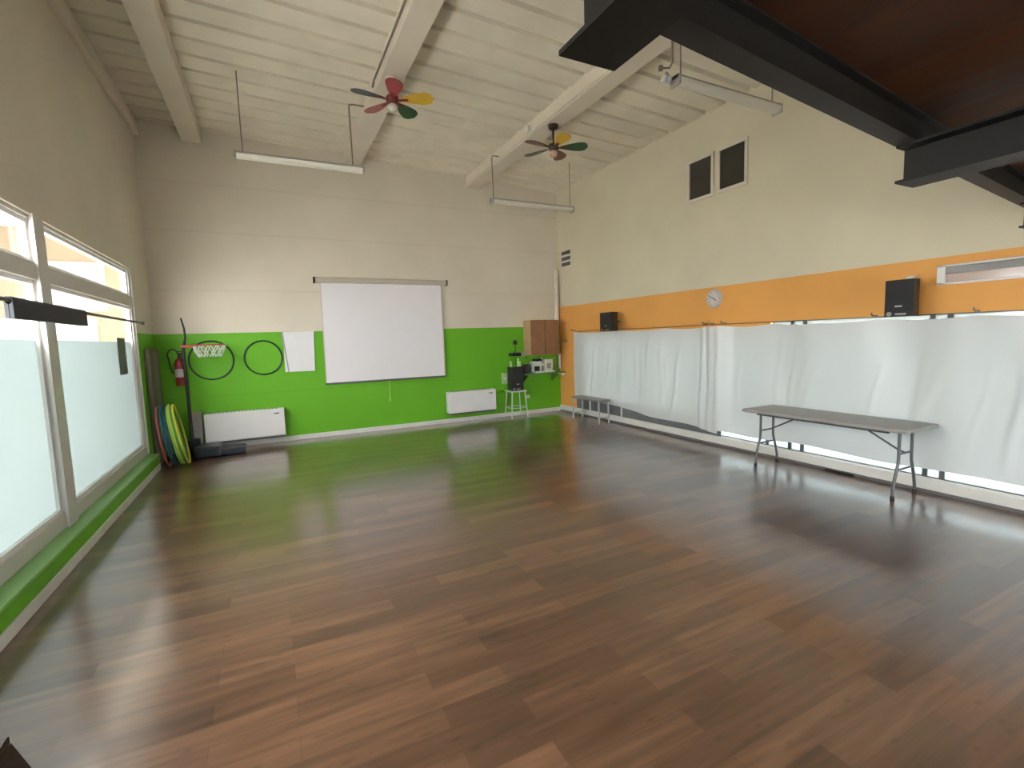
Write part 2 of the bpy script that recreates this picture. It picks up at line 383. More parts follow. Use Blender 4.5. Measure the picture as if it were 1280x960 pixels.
# low window band behind the sheeting on the right
fr = MB(); gx = XR+0.035
fr.box(gx-0.02, gx+0.02, -1.9, 8.35, 0.1485, 0.156); fr.box(gx-0.02, gx+0.02, -1.9, 4.14, 1.795, 1.806)
for yy in (-1.87, -0.4, 0.85, 2.28, 2.42, 3.70, 3.86, 4.17, 5.01, 6.7, 8.32): fr.box(gx-0.02, gx+0.02, yy-0.02, yy+0.02, 0.156, 1.795 if yy < 4.1 else 1.70)
w5 = struct('window_5', fr, M_dkgrey)
obj('pane', MB().box(gx-0.004, gx+0.004, -1.85, 4.14, 0.156, 1.795), M_film_right, w5)
obj('pane', MB().box(gx-0.004, gx+0.004, 4.16, 8.3, 0.156, 1.70), M_film_right, w5)
# slot window in the orange band
fr = MB(); z0, z1, ya, yb = 2.08, 2.27, 0.6, 2.39
fr.rbox(XR-0.02, XR+0.06, ya, yb, z0, z0+0.02, 0.004).rbox(XR-0.02, XR+0.06, ya, yb, z1-0.02, z1, 0.004)
fr.rbox(XR-0.02, XR+0.06, yb-0.06, yb, z0, z1, 0.006).rbox(XR-0.02, XR+0.06, ya, ya+0.06, z0, z1, 0.006)
w6 = struct('window_6', fr, M_whiteframe)
obj('pane', MB().box(XR+0.03, XR+0.038, ya+0.06, yb-0.06, z0+0.02, z1-0.02), M_trpane, w6)
obj('blind', MB().rbox(XR+0.005, XR+0.025, ya+0.06, yb-0.06, z1-0.085, z1-0.021, 0.004), M_greyplas, w6)
# pair of small high windows
fr = MB(); z0, z1 = 3.70, 4.232
def frame4(fr, xa, xb, ya, yb, za, zb, t, r=0.005):
    fr.rbox(xa, xb, ya-t, yb+t, za-t, za, r).rbox(xa, xb, ya-t, yb+t, zb, zb+t, r)
    fr.rbox(xa, xb, ya-t, ya, za, zb, r).rbox(xa, xb, yb, yb+t, za, zb, r)
for n, (ya, yb, zz) in ((7, (5.107, 5.508, z0)), (8, (4.555, 4.955, z0+0.005))):
    fr = MB(); frame4(fr, XR-0.03, XR, ya, yb, zz, z1, 0.045)
    w = struct('window_%d' % n, fr, M_beam)
    obj('pane', MB().box(XR-0.012, XR-0.002, ya, yb, zz, z1), M_tint, w)

# painted roof beams along the room
for n, (xc, w_, d) in enumerate(((-0.87, 0.27, 0.21), (1.545, 0.28, 0.20), (3.90, 0.29, 0.20))):
    zt = ceil_z(xc)
    o = struct('roof_beam', MB().rbox(xc-w_/2, xc+w_/2, YR, YB, zt-d, zt+0.03, 0.012), M_beam)

# ================================================================== GALLERY (steel and boards, upper right)
def ibeam_profile(w, h, tf, tw):
    return [(-w/2, 0), (w/2, 0), (w/2, tf), (tw/2, tf), (tw/2, h-tf), (w/2, h-tf), (w/2, h), (-w/2, h), (-w/2, h-tf), (-tw/2, h-tf), (-tw/2, tf), (-w/2, tf)]
ZB, HB = 2.42, 0.185
for (xc, ye) in ((0.81, 1.11), (2.995, 1.375), (5.30, 1.62)):
    M = Matrix.Translation((xc, ye, ZB)) @ Matrix.Rotation(PI/2, 4, 'X')
    struct('steel_beam', MB().prism(ibeam_profile(0.18, HB, 0.013, 0.016), 0, ye-YR, M), M_steel)
# edge rail lying over the beams, slightly skewed to them
def rail(y_at0, m, h):
    p = []
    a, b = Vector((0.62, y_at0+0.115*(0.62-1.16), 0)), Vector((XR, y_at0+0.115*(XR-1.16), 0))
    d = (b-a); Lr = d.length; ang = math.atan2(d.y, d.x)
    M = Matrix.Translation((a.x, a.y, ZB+HB)) @ Matrix.Rotation(ang, 4, 'Z') @ Matrix.Rotation(PI/2, 4, 'Z') @ Matrix.Rotation(PI/2, 4, 'X')
    return struct('steel_rail', MB().prism(ibeam_profile(0.09, h, 0.009, 0.012), 0, Lr, M), m)
rail(1.135, M_steel2, 0.15)
rail(-0.6, M_steel, 0.15)
rail(-2.2, M_steel, 0.15)
mb = MB(); zq = ZB+HB+0.15
mb.prism([(0.62, 1.08), (XR, 1.08+0.115*(XR-0.62)), (XR, YR), (0.62, YR)], zq, zq+0.045)
struct('gallery_floor', mb, M_mezz)

# ================================================================== OUTSIDE
nb = thing('neighbour_building', 'peach rendered building seen through the clear glass above the frosted film', 'building', (-6.5, 13.0, -0.13))
obj('wall', MB().box(-8.0, 4.3, 0, 6, 0, 9.0), M_peach, nb)
wx0, wx1 = 2.69, 3.42
fr = MB(); 
def framexz(fr, xa, xb, za, zb, ya, yb, t):
    fr.box(xa-t, xb+t, ya, yb, za-t, za).box(xa-t, xb+t, ya, yb, zb, zb+t).box(xa-t, xa, ya, yb, za, zb).box(xb, xb+t, ya, yb, za, zb)
framexz(fr, wx0, wx1, 2.75, 3.55, -0.05, 0.0, 0.10)
M_ext = mat('exterior_white', (0.36, 0.36, 0.37, 1), 0.6, noise=0.04)  # white toned down so the outdoor trim does not clip
wf = obj('window_frame', fr, M_ext, nb)
obj('pane', MB().box(wx0, wx1, -0.02, -0.005, 2.75, 3.55), mat('grey_blind', (0.20, 0.21, 0.215, 1), 0.4, noise=0.02), wf)
sh = MB()
for k in range(20): sh.rbox(1.2, 3.25, -0.06, 0.0, 0.45+k*0.1, 0.53+k*0.1, 0.015)
sh.box(1.15, 3.3, -0.03, 0.0, 0.4, 2.52)
obj('shutter', sh, M_ext, nb)
obj('canopy', MB().box(-8.0, 4.0, -6.0, -0.01, 4.3, 4.5), M_concrete, nb)  # unseen slab added to keep sky light off the facade
obj('canopy', MB().box(4.0, 4.58, -4.5, -0.01, 4.3, 4.5), M_concrete, nb)  # unseen slab added to shade the facade's right end
obj('shade_wall', MB().box(-3.0, -2.0, -6.0, -0.01, 0, 4.29), M_peach, nb)  # unseen wall added to block sky light from the left
obj('roof_edge', MB().box(-8.2, 4.5, -0.4, 6.2, 9.0, 9.2), M_concrete, nb)

# ================================================================== CEILING FANS
def paddle(L0, L1, w0, w1):
    pts = []
    N = 14
    up_, lo = [], []
    for i in range(N+1):
        t = i/N; x = L0+(L1-L0)*t
        w = w0+(w1-w0)*math.sin(min(1, t*1.25)*PI/2)
        if t > 0.72: w *= math.sqrt(max(0.0, 1-((t-0.72)/0.28)**2))
        up_.append((x, w/2)); lo.append((x, -w/2))
    return up_[:-1]+[(L1, 0)]+lo[:-1][::-1]
def fan(label, loc, drop, phase, cols, body, globe, mount):
    """loc = blade centre; drop = distance from blade plane up to the mounting"""
    t = thing('ceiling_fan', label, 'ceiling fan', loc)
    obj('canopy', MB().lathe([(0.03, drop-0.07), (0.065, drop-0.05), (0.075, drop)], 24), mount, t, True)
    obj('rod', MB().tube([(0, 0, 0.05), (0, 0, drop-0.05)], 0.014), mount, t, True)
    obj('motor', MB().lathe([(0, -0.045), (0.055, -0.04), (0.075, -0.015), (0.075, 0.03), (0.055, 0.055), (0, 0.06)], 28), body, t, True)
    obj('lamp_globe', MB().lathe([(0.035, -0.042), (0.055, -0.06), (0.06, -0.09), (0.045, -0.12), (0.02, -0.132), (0, -0.134)], 24), globe, t, True)
    for k in range(5):
        a = math.radians(phase+72*k)
        M = Matrix.Rotation(a, 4, 'Z') @ Matrix.Rotation(math.radians(-12), 4, 'X')
        b = obj('blade', MB().prism(paddle(0.10, 0.50, 0.05, 0.20), -0.004, 0.004, M), cols[k][0], t)
        b['label'] = cols[k][1]
        obj('blade_arm', MB().box(0.07, 0.19, -0.018, 0.018, -0.010, -0.004, M), body, b)
    return t
c_red = cm('red_lacquer', 0.30, 0.022, 0.026); c_yel = cm('yellow_lacquer', 0.66, 0.42, 0.03)
c_grn = cm('dark_green_lacquer', 0.014, 0.085, 0.03); c_pink = cm('salmon_lacquer', 0.42, 0.11, 0.09); c_gry = cm('slate_lacquer', 0.055, 0.07, 0.075)
c_brn = cm('red_brown_lacquer', 0.20, 0.075, 0.04); c_mar = cm('maroon_lacquer', 0.11, 0.025, 0.022); c_dg2 = cm('grey_green_lacquer', 0.04, 0.07, 0.05)
M_bronze = cm('bronze_fitting', 0.05, 0.03, 0.022); M_globe = cm('opal_glass', 0.75, 0.70, 0.62, 0.25); M_globe2 = cm('pink_opal_glass', 0.60, 0.42, 0.32, 0.25)
M_fanred = cm('dark_red_fitting', 0.16, 0.02, 0.022)
fan('ceiling fan with a bright red blade and white globe on the middle roof beam', (1.53, 6.03, 4.585), ceil_z(1.53)-0.20-4.585, -100,
    [(c_red, 'red blade'), (c_yel, 'yellow blade'), (c_grn, 'dark green blade'), (c_pink, 'salmon pink blade'), (c_gry, 'slate grey blade')], M_fanred, M_globe, M_beam)
fan('ceiling fan with a bronze hub on the roof beam nearest the orange wall', (3.88, 6.17, 4.42), ceil_z(3.88)-0.20-4.42, -100,
    [(c_yel, 'yellow blade'), (c_grn, 'dark green blade'), (c_brn, 'red brown blade'), (c_dg2, 'grey green blade'), (c_mar, 'maroon blade')], M_bronze, M_globe2, M_bronze)

# ================================================================== HANGING FLUORESCENT LAMPS
def batten(label, x0, x1, y, z, cab, hanger=None):
    L = x1-x0
    t = thing('fluorescent_lamp', label, 'ceiling lamp', (x0, y, z))
    h = MB()
    M = Matrix(((0, 0, 1, 0), (1, 0, 0, 0), (0, 1, 0, 0), (0, 0, 0, 1)))
    h.prism([(-0.055, 0.02), (0.055, 0.02), (0.045, 0.05), (-0.045, 0.05)], 0, L, M)
    obj('housing', h, M_alu, t)
    d = MB(); d.prism([(-0.065+0.0, 0.02)]+[(0.065*math.cos(a), 0.02-0.055*math.sin(a)) for a in [PI-PI*i/10 for i in range(11)]], 0.03, L-0.03, M)
    obj('diffuser', d, cm('milky_diffuser', 0.74, 0.72, 0.64, 0.3), t, True)
    for xx in (0.0, L-0.03):
        obj('end_cap', MB().rbox(xx, xx+0.03, -0.06, 0.06, -0.045, 0.05, 0.008), M_alu, t)
    for (cx, dx, ztop) in cab:
        if dx == 0: pts = [(cx, 0, 0.05), (cx, 0, ztop-z)]
        else: pts = [(cx, 0, 0.05), (cx-0.01, 0, ztop-z-0.04), (cx, 0, ztop-z), (cx+0.04, 0, ztop-z+0.01), (cx+dx, 0, ztop-z+0.01)]
        obj('suspension_cable', MB().tube(pts, 0.007 if dx == 0 else 0.010, 8), M_cable, t, True)
    return t
batten('long hanging fluorescent lamp near the left wall, below the middle beam', -0.23, 1.36, 7.12, 4.08, [(0.10, 0, ceil_z(-0.13)+0.01), (1.44, 0.20, 4.94)])
batten('hanging fluorescent lamp in the far right corner behind the second fan', 3.58, 5.26, 7.74, 4.05, [(0.05, 0.14, 4.80), (1.62, 0, ceil_z(5.2)+0.01)])
l3 = batten('hanging fluorescent lamp beside the dark steel rail above the small high windows', 3.60, 5.12, 3.56, 4.07, [(0.08, 0, ceil_z(3.68)+0.0), (1.42, 0, ceil_z(5.02)+0.01)])
# twin spot hanging by the end of that lamp
t = thing('spotlight', 'small twin spotlight on a bent arm at the lamp by the steel rail', 'spotlight', (3.53, 3.56, 4.13))
obj('arm', MB().tube([(0.047, 0.0, ceil_z(3.54)-4.13), (0.045, 0.0, 0.20), (0.04, -0.01, 0.10), (0.0, -0.01, 0.04), (-0.10, 0, 0.02)], 0.010, 8), M_cable, t, True)
obj('joint', MB().lathe([(0, -0.03), (0.022, -0.02), (0.022, 0.02), (0, 0.03)], 12, Matrix.Translation((-0.10, 0, 0.02))), M_cable, t, True)
for dx in (-0.055, 0.005):
    obj('spot_head', MB().lathe([(0.0, 0.03), (0.02, 0.025), (0.032, -0.03), (0.03, -0.035), (0, -0.025)], 14,
        Matrix.Translation((dx, 0, -0.055)) @ Matrix.Rotation(0.5, 4, 'X')), M_badge, t, True)
obj('stem', MB().tube([(-0.055, 0, -0.03), (-0.03, 0, 0.0), (0.005, 0, -0.03)], 0.007, 8), M_cable, t, True)
# conduits along the beams
x = 1.545-0.14-0.013
o = obj('conduit', MB().tube([(x, YR, 4.935), (x, 6.35, 4.935), (x, 6.45, 4.90)], 0.012, 8), M_cable, None, True)
tag(o, 'thin dark conduit along the left side of the middle roof beam', 'conduit')
zb3 = ceil_z(3.9)
x = 3.90-0.145-0.016
o = obj('conduit', MB().tube([(x, YR, zb3-0.17), (x, YB, zb3-0.17)], 0.015, 8), M_beam, None, True)
tag(o, 'pale painted conduit along the roof beam nearest the orange wall', 'conduit')
for i, yy in enumerate((6.62,)):
    o = obj('junction_box', MB().rbox(x-0.05, x+0.012, yy-0.04, yy+0.04, zb3-0.16, zb3-0.06, 0.008), M_base)
    tag(o, 'small white junction box on the conduit near the second fan', 'junction box')

# ================================================================== BACK WALL
# projection screen
t = thing('projection_screen', 'large white pull-down projection screen with grey roller case', 'projection screen', (0.80, YB, 0))
M = Matrix.Rotation(PI/2, 4, 'Y')
obj('case', MB().rbox(0.0, 2.42, -0.095, -0.005, 2.775, 2.868, 0.012), cm('beige_case', 0.50, 0.45, 0.38), t)
obj('end_cap', MB().rbox(-0.03, 0.0, -0.10, 0.0, 2.768, 2.875, 0.006), M_black, t)
obj('end_cap', MB().rbox(2.42, 2.45, -0.10, 0.0, 2.768, 2.875, 0.006), M_dkgrey, t)
obj('cloth', MB().box(0.09, 2.31, -0.052, -0.049, 0.985, 2.78), M_screen, t)
for xa, xb in ((0.072, 0.09), (2.31, 2.335)): obj('border', MB().box(xa, xb, -0.053, -0.048, 0.985, 2.78), cm('edge_tape', 0.62, 0.58, 0.50), t)
obj('bottom_bar', MB().rbox(0.06, 2.345, -0.062, -0.040, 0.955, 0.987, 0.006), M_dkgrey, t)
obj('pull_cord', MB().tube([(1.205, -0.05, 0.955), (1.20, -0.05, 0.60)], 0.006, 6).lathe([(0, -0.03), (0.013, -0.025), (0.010, 0.03), (0, 0.035)], 10, Matrix.Translation((1.20, -0.05, 0.59))), cm('green_white_cord', 0.45, 0.65, 0.30), t)

# white panel
t = thing('whiteboard', 'white panel leaning slightly, fixed between the wall hoop and the screen', 'whiteboard', (0.46, YB-0.005, 1.57))
M = Matrix.Rotation(0.02, 4, 'Y')
obj('panel', MB().prism([(-0.24, -0.345), (0.24, -0.35), (0.265, 0.355), (-0.235, 0.35)], 0, 0.018, Matrix.Rotation(PI/2, 4, 'X')), M_enamel, t)
obj('edge_strip', MB().prism([(-0.262, 0.34), (-0.235, 0.35), (-0.178, -0.34), (-0.195, -0.345)], 0.019, 0.024, Matrix.Rotation(PI/2, 4, 'X')), M_greyplas, t)

# wall hoops
def ring_mb(R, r, M, n=56): return MB().tube([M @ Vector((R*math.cos(2*PI*i/n), R*math.sin(2*PI*i/n), 0)) for i in range(n)], r, 8, True)
dkgreen = cm('dark_green_tube', 0.008, 0.045, 0.026)
for (xc, zc, R, lab) in ((-0.865, 1.485, 0.315, 'dark green hoop hung flat on the green wall behind the basketball net'),
                         (-0.105, 1.492, 0.287, 'dark green hoop hung flat on the green wall beside the white panel')):
    o = obj('hula_hoop', ring_mb(R, 0.013, Matrix.Rotation(PI/2, 4, 'X')), dkgreen, None, True, (xc, YB-0.016, zc))
    tag(o, lab, 'hula hoop', 'hoops hung on the green wall')

# fan-coil heaters
def fancoil(label, x0, x1, z0, z1, dep=0.21):
    w = x1-x0; h = z1-z0
    t = thing('fan_coil_unit', label, 'wall heater', (x0, YB, z0), 0, 'wall heaters on the green wall')
    obj('casing', MB().rbox(0, w, -dep, -0.03, 0, h, 0.015, 3), M_enamel, t)
    obj('wall_plate', MB().box(0.04, w-0.04, -0.03, 0, 0.03, h-0.03), M_dkgrey, t)
    g = MB()
    for i in range(18): g.box(0.08+i*(w-0.16)/18, 0.08+(i+0.6)*(w-0.16)/18, -dep+0.04, -0.05, h, h+0.006)
    obj('top_grille', g, M_greyplas, t)
    obj('base_strip', MB().box(0.02, w-0.02, -dep+0.02, -0.035, -0.03, 0.0), M_dkgrey, t)
    obj('badge', MB().rbox(w-0.16, w-0.08, -dep-0.004, -dep+0.002, h-0.085, h-0.065, 0.001), M_dkgrey, t)
    return t
fancoil('long white wall heater beside the basketball stand base', -1.03, 0.15, 0.15, 0.615)
fancoil('white wall heater below and right of the projection screen', 3.13, 4.17, 0.215, 0.645)
t = thing('valve_box', 'grey box with a tan top at the left end of the long heater', 'box', (-1.22, YB, 0.15))
obj('body', MB().rbox(0, 0.155, -0.19, 0, 0, 0.47, 0.008), M_greyplas, t)
obj('lid', MB().rbox(0.0, 0.155, -0.19, 0, 0.471, 0.515, 0.006), cm('tan_lid', 0.42, 0.33, 0.24), t)

# fire extinguisher
t = thing('fire_extinguisher', 'dark red fire extinguisher hung on the green wall behind the black pole', 'fire extinguisher', (-1.29, YB-0.10, 1.10))
obj('cylinder', MB().lathe([(0, 0), (0.07, 0.005), (0.075, 0.03), (0.075, 0.36), (0.06, 0.41), (0.025, 0.44), (0, 0.44)], 24), cm('extinguisher_red', 0.24, 0.02, 0.02, 0.3), t, True)
obj('label_band', MB().lathe([(0.0765, 0.14), (0.0765, 0.27)], 24), cm('label_white', 0.55, 0.52, 0.5), t, True)
obj('valve', MB().lathe([(0, 0.44), (0.022, 0.44), (0.022, 0.50), (0, 0.50)], 14).rbox(-0.02, 0.09, -0.012, 0.012, 0.50, 0.525, 0.004).rbox(-0.02, 0.07, -0.012, 0.012, 0.54, 0.555, 0.004), M_black, t)
obj('hose', MB().tube([(-0.01, -0.02, 0.48)]+[(-0.08+0.07*math.cos(a), -0.03, 0.48+0.10*math.sin(a)) for a in [0.5+i*0.25 for i in range(11)]]+[(-0.10, -0.03, 0.2)], 0.010, 8), M_black, t, True)
obj('bracket', MB().box(-0.03, 0.03, 0.07, 0.10, 0.28, 0.40), M_dkgrey, t)

# basketball stand
t = thing('basketball_stand', 'black basketball stand with a tall pole and a red rim with white net', 'basketball stand', (-1.19, 8.95, 0))
obj('base', MB().rbox(0.05, 0.40, -0.36, 0.08, 0.0, 0.17, 0.03, 3).rbox(0.36, 0.74, -0.30, 0.03, 0.0, 0.10, 0.025, 3).rbox(-0.06, 0.10, -0.10, 0.10, 0.0, 0.26, 0.025), cm('blue_black_plastic', 0.010, 0.016, 0.026, 0.4), t)
obj('pole', MB().tube([(0.0, 0, 0.2), (0.0, 0, 0.9), (-0.01, 0, 1.55), (0.0, 0, 1.70), (0.035, 0, 1.85), (0.03, 0, 2.0), (0.0, 0, 2.16)], [0.026, 0.024, 0.022, 0.02, 0.016, 0.014, 0.012], 10), M_black, t, True)
rim = obj('rim', ring_mb(0.225, 0.010, Matrix.Translation((0.345, -0.02, 1.735)), 36), cm('rim_red', 0.42, 0.06, 0.04), t, True)
obj('rim_bracket', MB().rbox(-0.03, 0.13, -0.05, 0.01, 1.70, 1.745, 0.008), cm('rim_red', 0.42, 0.06, 0.04), t)
nt_ = MB()
for k in range(12):
    a = 2*PI*k/12
    for s in (-1, 1):
        b = a+s*2*PI/24*1.6
        nt_.tube([(0.345+0.222*math.cos(a), -0.02+0.222*math.sin(a), 1.73), (0.345+0.20*math.cos((a+b)/2), -0.02+0.20*math.sin((a+b)/2), 1.64), (0.345+0.15*math.cos(b), -0.02+0.15*math.sin(b), 1.55)], 0.007, 6)
obj('net', nt_, cm('net_white', 0.72, 0.76, 0.68), t, True)

# leaning hoops in the corner
hcol = [('teal', (0.02, 0.16, 0.17)), ('dark green', (0.015, 0.10, 0.05)), ('blue', (0.03, 0.10, 0.22)), ('pale green', (0.35, 0.62, 0.18)),
        ('lime yellow', (0.60, 0.68, 0.08)), ('bright yellow', (0.75, 0.68, 0.06)), ('green', (0.06, 0.35, 0.08)), ('orange striped', (0.70, 0.30, 0.08)), ('faded red', (0.40, 0.10, 0.08))]
order = [8, 0, 2, 1, 3, 4, 6, 5]
words = ['closest to the wall', 'second from the wall', 'third from the wall', 'fourth from the wall', 'fourth from the outside', 'third from the outside', 'second from the outside', 'outermost of the leaning stack']
for i, k in enumerate(order):
    R = 0.43+0.012*(i % 2)
    xb = -1.40+i*0.033; lean = 0.11+0.008*i
    M = Matrix.Rotation(math.radians(5), 4, 'Z') @ Matrix.Rotation(-lean, 4, 'Y') @ Matrix.Rotation(PI/2, 4, 'Y')
    o = obj('hula_hoop', ring_mb(R, 0.0125, M), cm('hoop_'+hcol[k][0].replace(' ', '_'), *hcol[k][1]), None, True,
            (xb-R*math.sin(lean), 8.46-0.01*i-(0.14 if i == 0 else 0), R*math.cos(lean)+0.0125))
    tag(o, hcol[k][0]+' hoop leaning in the window corner, '+words[i], 'hula hoop', 'hoops leaning in the corner')
# brown padded board in the corner
t = thing('leaning_board', 'tall narrow grey brown board standing in the window corner behind the hoops', 'board', (XL+0.035, 8.78, 0))
obj('panel', MB().rbox(-0.03, 0.035, -0.33, 0.33, 0.0, 1.70, 0.012), cm('taupe_board', 0.16, 0.13, 0.10, 0.6), t)
obj('edge_strip', MB().rbox(0.036, 0.042, -0.14, 0.14, 0.05, 1.66, 0.003), cm('pale_taupe_strip', 0.24, 0.22, 0.17, 0.6), t)

# ================================================================== FAR RIGHT CORNER
t = thing('wall_cabinet', 'wooden wall cabinet with two doors in the far right corner', 'cabinet', (4.97, YB, 1.31))
obj('body', MB().rbox(0, 0.71, -0.32, 0, 0, 0.75, 0.004), M_woodlight, t)
obj('gap_shade', MB().box(0.345, 0.366, -0.323, -0.3205, 0.01, 0.74), M_dkwood, t)  # dark strip stands in for the shade between the doors
for xx in (0.004, 0.362):
    d = obj('door', MB().rbox(xx, xx+0.343, -0.342, -0.322, 0.004, 0.746, 0.004), M_wood, t)
    obj('handle', MB().tube([(xx+(0.31 if xx < 0.1 else 0.04), -0.343, 0.10), (xx+(0.31 if xx < 0.1 else 0.04), -0.36, 0.12), (xx+(0.31 if xx < 0.1 else 0.04), -0.36, 0.20), (xx+(0.31 if xx < 0.1 else 0.04), -0.343, 0.22)], 0.005, 6), M_cable, d, True)
t = thing('wall_shelf', 'narrow green shelf under the wooden cabinet carrying small appliances', 'shelf', (4.80, YB, 0.89))
obj('board', MB().rbox(0, 1.02, -0.34, 0, 0, 0.03, 0.004), cm('shelf_green', 0.10, 0.24, 0.04), t)
for xx in (0.12, 0.86): obj('bracket', MB().prism([(0, 0), (-0.26, 0), (-0.26, -0.02), (-0.02, -0.18), (0, -0.18)], 0, 0.02, Matrix.Translation((xx, 0, 0)) @ Matrix(((0, 0, 1, 0), (1, 0, 0, 0), (0, 1, 0, 0), (0, 0, 0, 1)))), cm('shelf_green', 0.10, 0.24, 0.04), t)
zs = 0.921
# coffee machine (white and black)
t = thing('coffee_machine', 'white coffee machine with a black front on the corner shelf', 'coffee machine', (5.19, YB-0.17, zs))
cw = cm('appliance_white', 0.62, 0.64, 0.56, 0.35)
obj('body', MB().rbox(-0.12, 0.12, 0.0, 0.13, 0.0, 0.25, 0.012), cw, t)
obj('head', MB().rbox(-0.12, 0.12, -0.13, 0.0, 0.15, 0.21, 0.012), cw, t)
obj('water_tank', MB().rbox(-0.06, 0.09, -0.09, 0.1, 0.251, 0.30, 0.015), M_black, t)
obj('spout', MB().lathe([(0, -0.06), (0.02, -0.06), (0.03, 0), (0, 0)], 12, Matrix.Translation((0, -0.08, 0.15))), M_black, t)
obj('drip_tray', MB().rbox(-0.12, 0.12, -0.14, 0.0, 0.0, 0.03, 0.005), cw, t)
obj('front_panel', MB().box(-0.06, 0.07, -0.006, -0.001, 0.035, 0.15), M_black, t)
# white appliance with jug
t = thing('water_dispenser', 'cream water jug appliance at the right of the corner shelf', 'appliance', (5.46, YB-0.16, zs))
obj('body', MB().rbox(-0.10, 0.10, -0.07, 0.10, 0.03, 0.29, 0.015), cm('appliance_cream', 0.70, 0.70, 0.55), t)
obj('spout', MB().tube([(-0.10, 0, 0.24), (-0.14, 0, 0.30), (-0.135, 0, 0.34)], 0.014, 8), cm('appliance_cream', 0.70, 0.70, 0.55), t, True)
obj('handle', MB().tube([(0.10, 0, 0.27), (0.14, 0, 0.29), (0.14, 0, 0.10), (0.10, 0, 0.08)], 0.010, 8), cm('appliance_cream', 0.70, 0.70, 0.55), t, True)
obj('window', MB().rbox(-0.05, 0.05, -0.076, -0.069, 0.08, 0.20, 0.002), M_greyplas, t)
obj('foot', MB().rbox(-0.13, 0.15, -0.10, 0.11, 0.0, 0.03, 0.008), cm('appliance_cream', 0.70, 0.70, 0.55), t)
# black kettle
t = thing('kettle', 'black kettle at the left end of the corner shelf', 'kettle', (4.93, YB-0.17, zs))
obj('body', MB().lathe([(0, 0), (0.085, 0), (0.09, 0.02), (0.08, 0.13), (0.06, 0.19), (0, 0.205)], 20), M_black, t, True)
obj('spout', MB().tube([(-0.07, 0, 0.10), (-0.115, 0, 0.155), (-0.125, 0, 0.18)], [0.022, 0.016, 0.011], 8), M_black, t, True)
obj('handle', MB().tube([(0.06, 0, 0.18), (0.10, 0, 0.19), (0.115, 0, 0.12), (0.085, 0, 0.05)], 0.010, 8), M_black, t, True)
obj('lid_knob', MB().lathe([(0, 0.20), (0.015, 0.205), (0.018, 0.225), (0, 0.235)], 12), M_badge, t, True)
# white bottle + dark cup
t = thing('bottle', 'pale slim bottle standing near the kettle on the corner shelf', 'bottle', (4.84, YB-0.05, zs))
obj('body', MB().lathe([(0, 0), (0.03, 0), (0.03, 0.15), (0.012, 0.20), (0.012, 0.23), (0, 0.23)], 14), cm('pale_green_bottle', 0.45, 0.60, 0.35), t, True)
obj('cap', MB().lathe([(0, 0.231), (0.014, 0.231), (0.014, 0.255), (0, 0.255)], 12), cm('cap_white', 0.7, 0.72, 0.65), t, True)
t = thing('bottle', 'slim pale bottle at the far right of the corner shelf', 'bottle', (5.70, YB-0.10, zs))
obj('body', MB().lathe([(0, 0), (0.028, 0), (0.028, 0.20), (0.012, 0.26), (0.012, 0.29), (0, 0.29)], 14), cm('olive_bottle', 0.22, 0.30, 0.10), t, True)
obj('cap', MB().lathe([(0, 0.291), (0.014, 0.291), (0.014, 0.32), (0, 0.32)], 12), cm('cap_white', 0.7, 0.72, 0.65), t, True)
# stool with loudspeaker
t = thing('stool', 'white metal stool against the green wall carrying a black loudspeaker', 'stool', (4.635, 9.09, 0))
stw = cm('stool_white', 0.58, 0.68, 0.52, 0.35)
obj('seat', MB().rbox(-0.19, 0.19, -0.17, 0.17, 0.555, 0.585, 0.012), stw, t)
for sx in (-1, 1):
    for sy in (-1, 1):
        obj('leg', MB().tube([(sx*0.15, sy*0.13, 0.556), (sx*0.19, sy*0.165, 0.0)], 0.012, 8), stw, t, True)
obj('foot_ring', ring_mb(0.20, 0.008, Matrix.Translation((0, 0, 0.22)), 24), stw, t, True)
def loudspeaker(label, loc, rotz, w, h, d, bracket=False):
    """front faces local -y"""
    t = thing('loudspeaker', label, 'loudspeaker', loc, rotz, 'black loudspeakers')
    obj('cabinet', MB().prism([(-w/2, -d/2), (w/2, -d/2), (w*0.40, d/2), (-w*0.40, d/2)], 0, h), M_black, t)
    obj('grille', MB().rbox(-w/2+0.012, w/2-0.012, -d/2-0.010, -d/2, h*0.14, h-0.012, 0.004), M_grille, t)
    obj('badge', MB().rbox(-0.03, 0.03, -d/2-0.014, -d/2-0.010, h*0.26, h*0.26+0.014, 0.001), M_badge, t)
    obj('port', MB().lathe([(0, 0), (0.022, 0), (0.022, 0.012), (0.014, 0.012), (0.014, 0.004), (0, 0.004)], 14, Matrix.Translation((-w*0.33, -d/2, h*0.075)) @ Matrix.Rotation(PI/2, 4, 'X')), M_greyplas, t, True)
    obj('port', MB().rbox(-w*0.12, w*0.25, -d/2-0.006, -d/2, h*0.045, h*0.09, 0.002), M_greyplas, t)
    if bracket:
        obj('bracket', MB().rbox(-0.03, 0.03, d/2, d/2+0.16, h*0.45, h*0.55, 0.005), M_dkgrey, t)
    return t
loudspeaker('black loudspeaker standing on the white stool by the green wall', (4.62, 9.08, 0.586), 0, 0.28, 0.50, 0.24)
for (xx, hh, lab) in ((4.50, 0.12, 'small pale bottle on the left of the loudspeaker on the stool'), (4.68, 0.17, 'taller pale bottle on the right of the loudspeaker on the stool')):
    t = thing('bottle', lab, 'bottle', (xx+0.03, 9.08, 1.086))
    obj('body', MB().lathe([(0, 0), (0.024, 0), (0.024, hh*0.6), (0.012, hh*0.8), (0.012, hh*0.85), (0, hh*0.85)], 14), cm('pale_lime_bottle', 0.45, 0.65, 0.25), t, True)
    obj('cap', MB().lathe([(0, hh*0.85), (0.013, hh*0.85), (0.013, hh), (0, hh)], 12), cm('cap_white', 0.7, 0.72, 0.65), t, True)
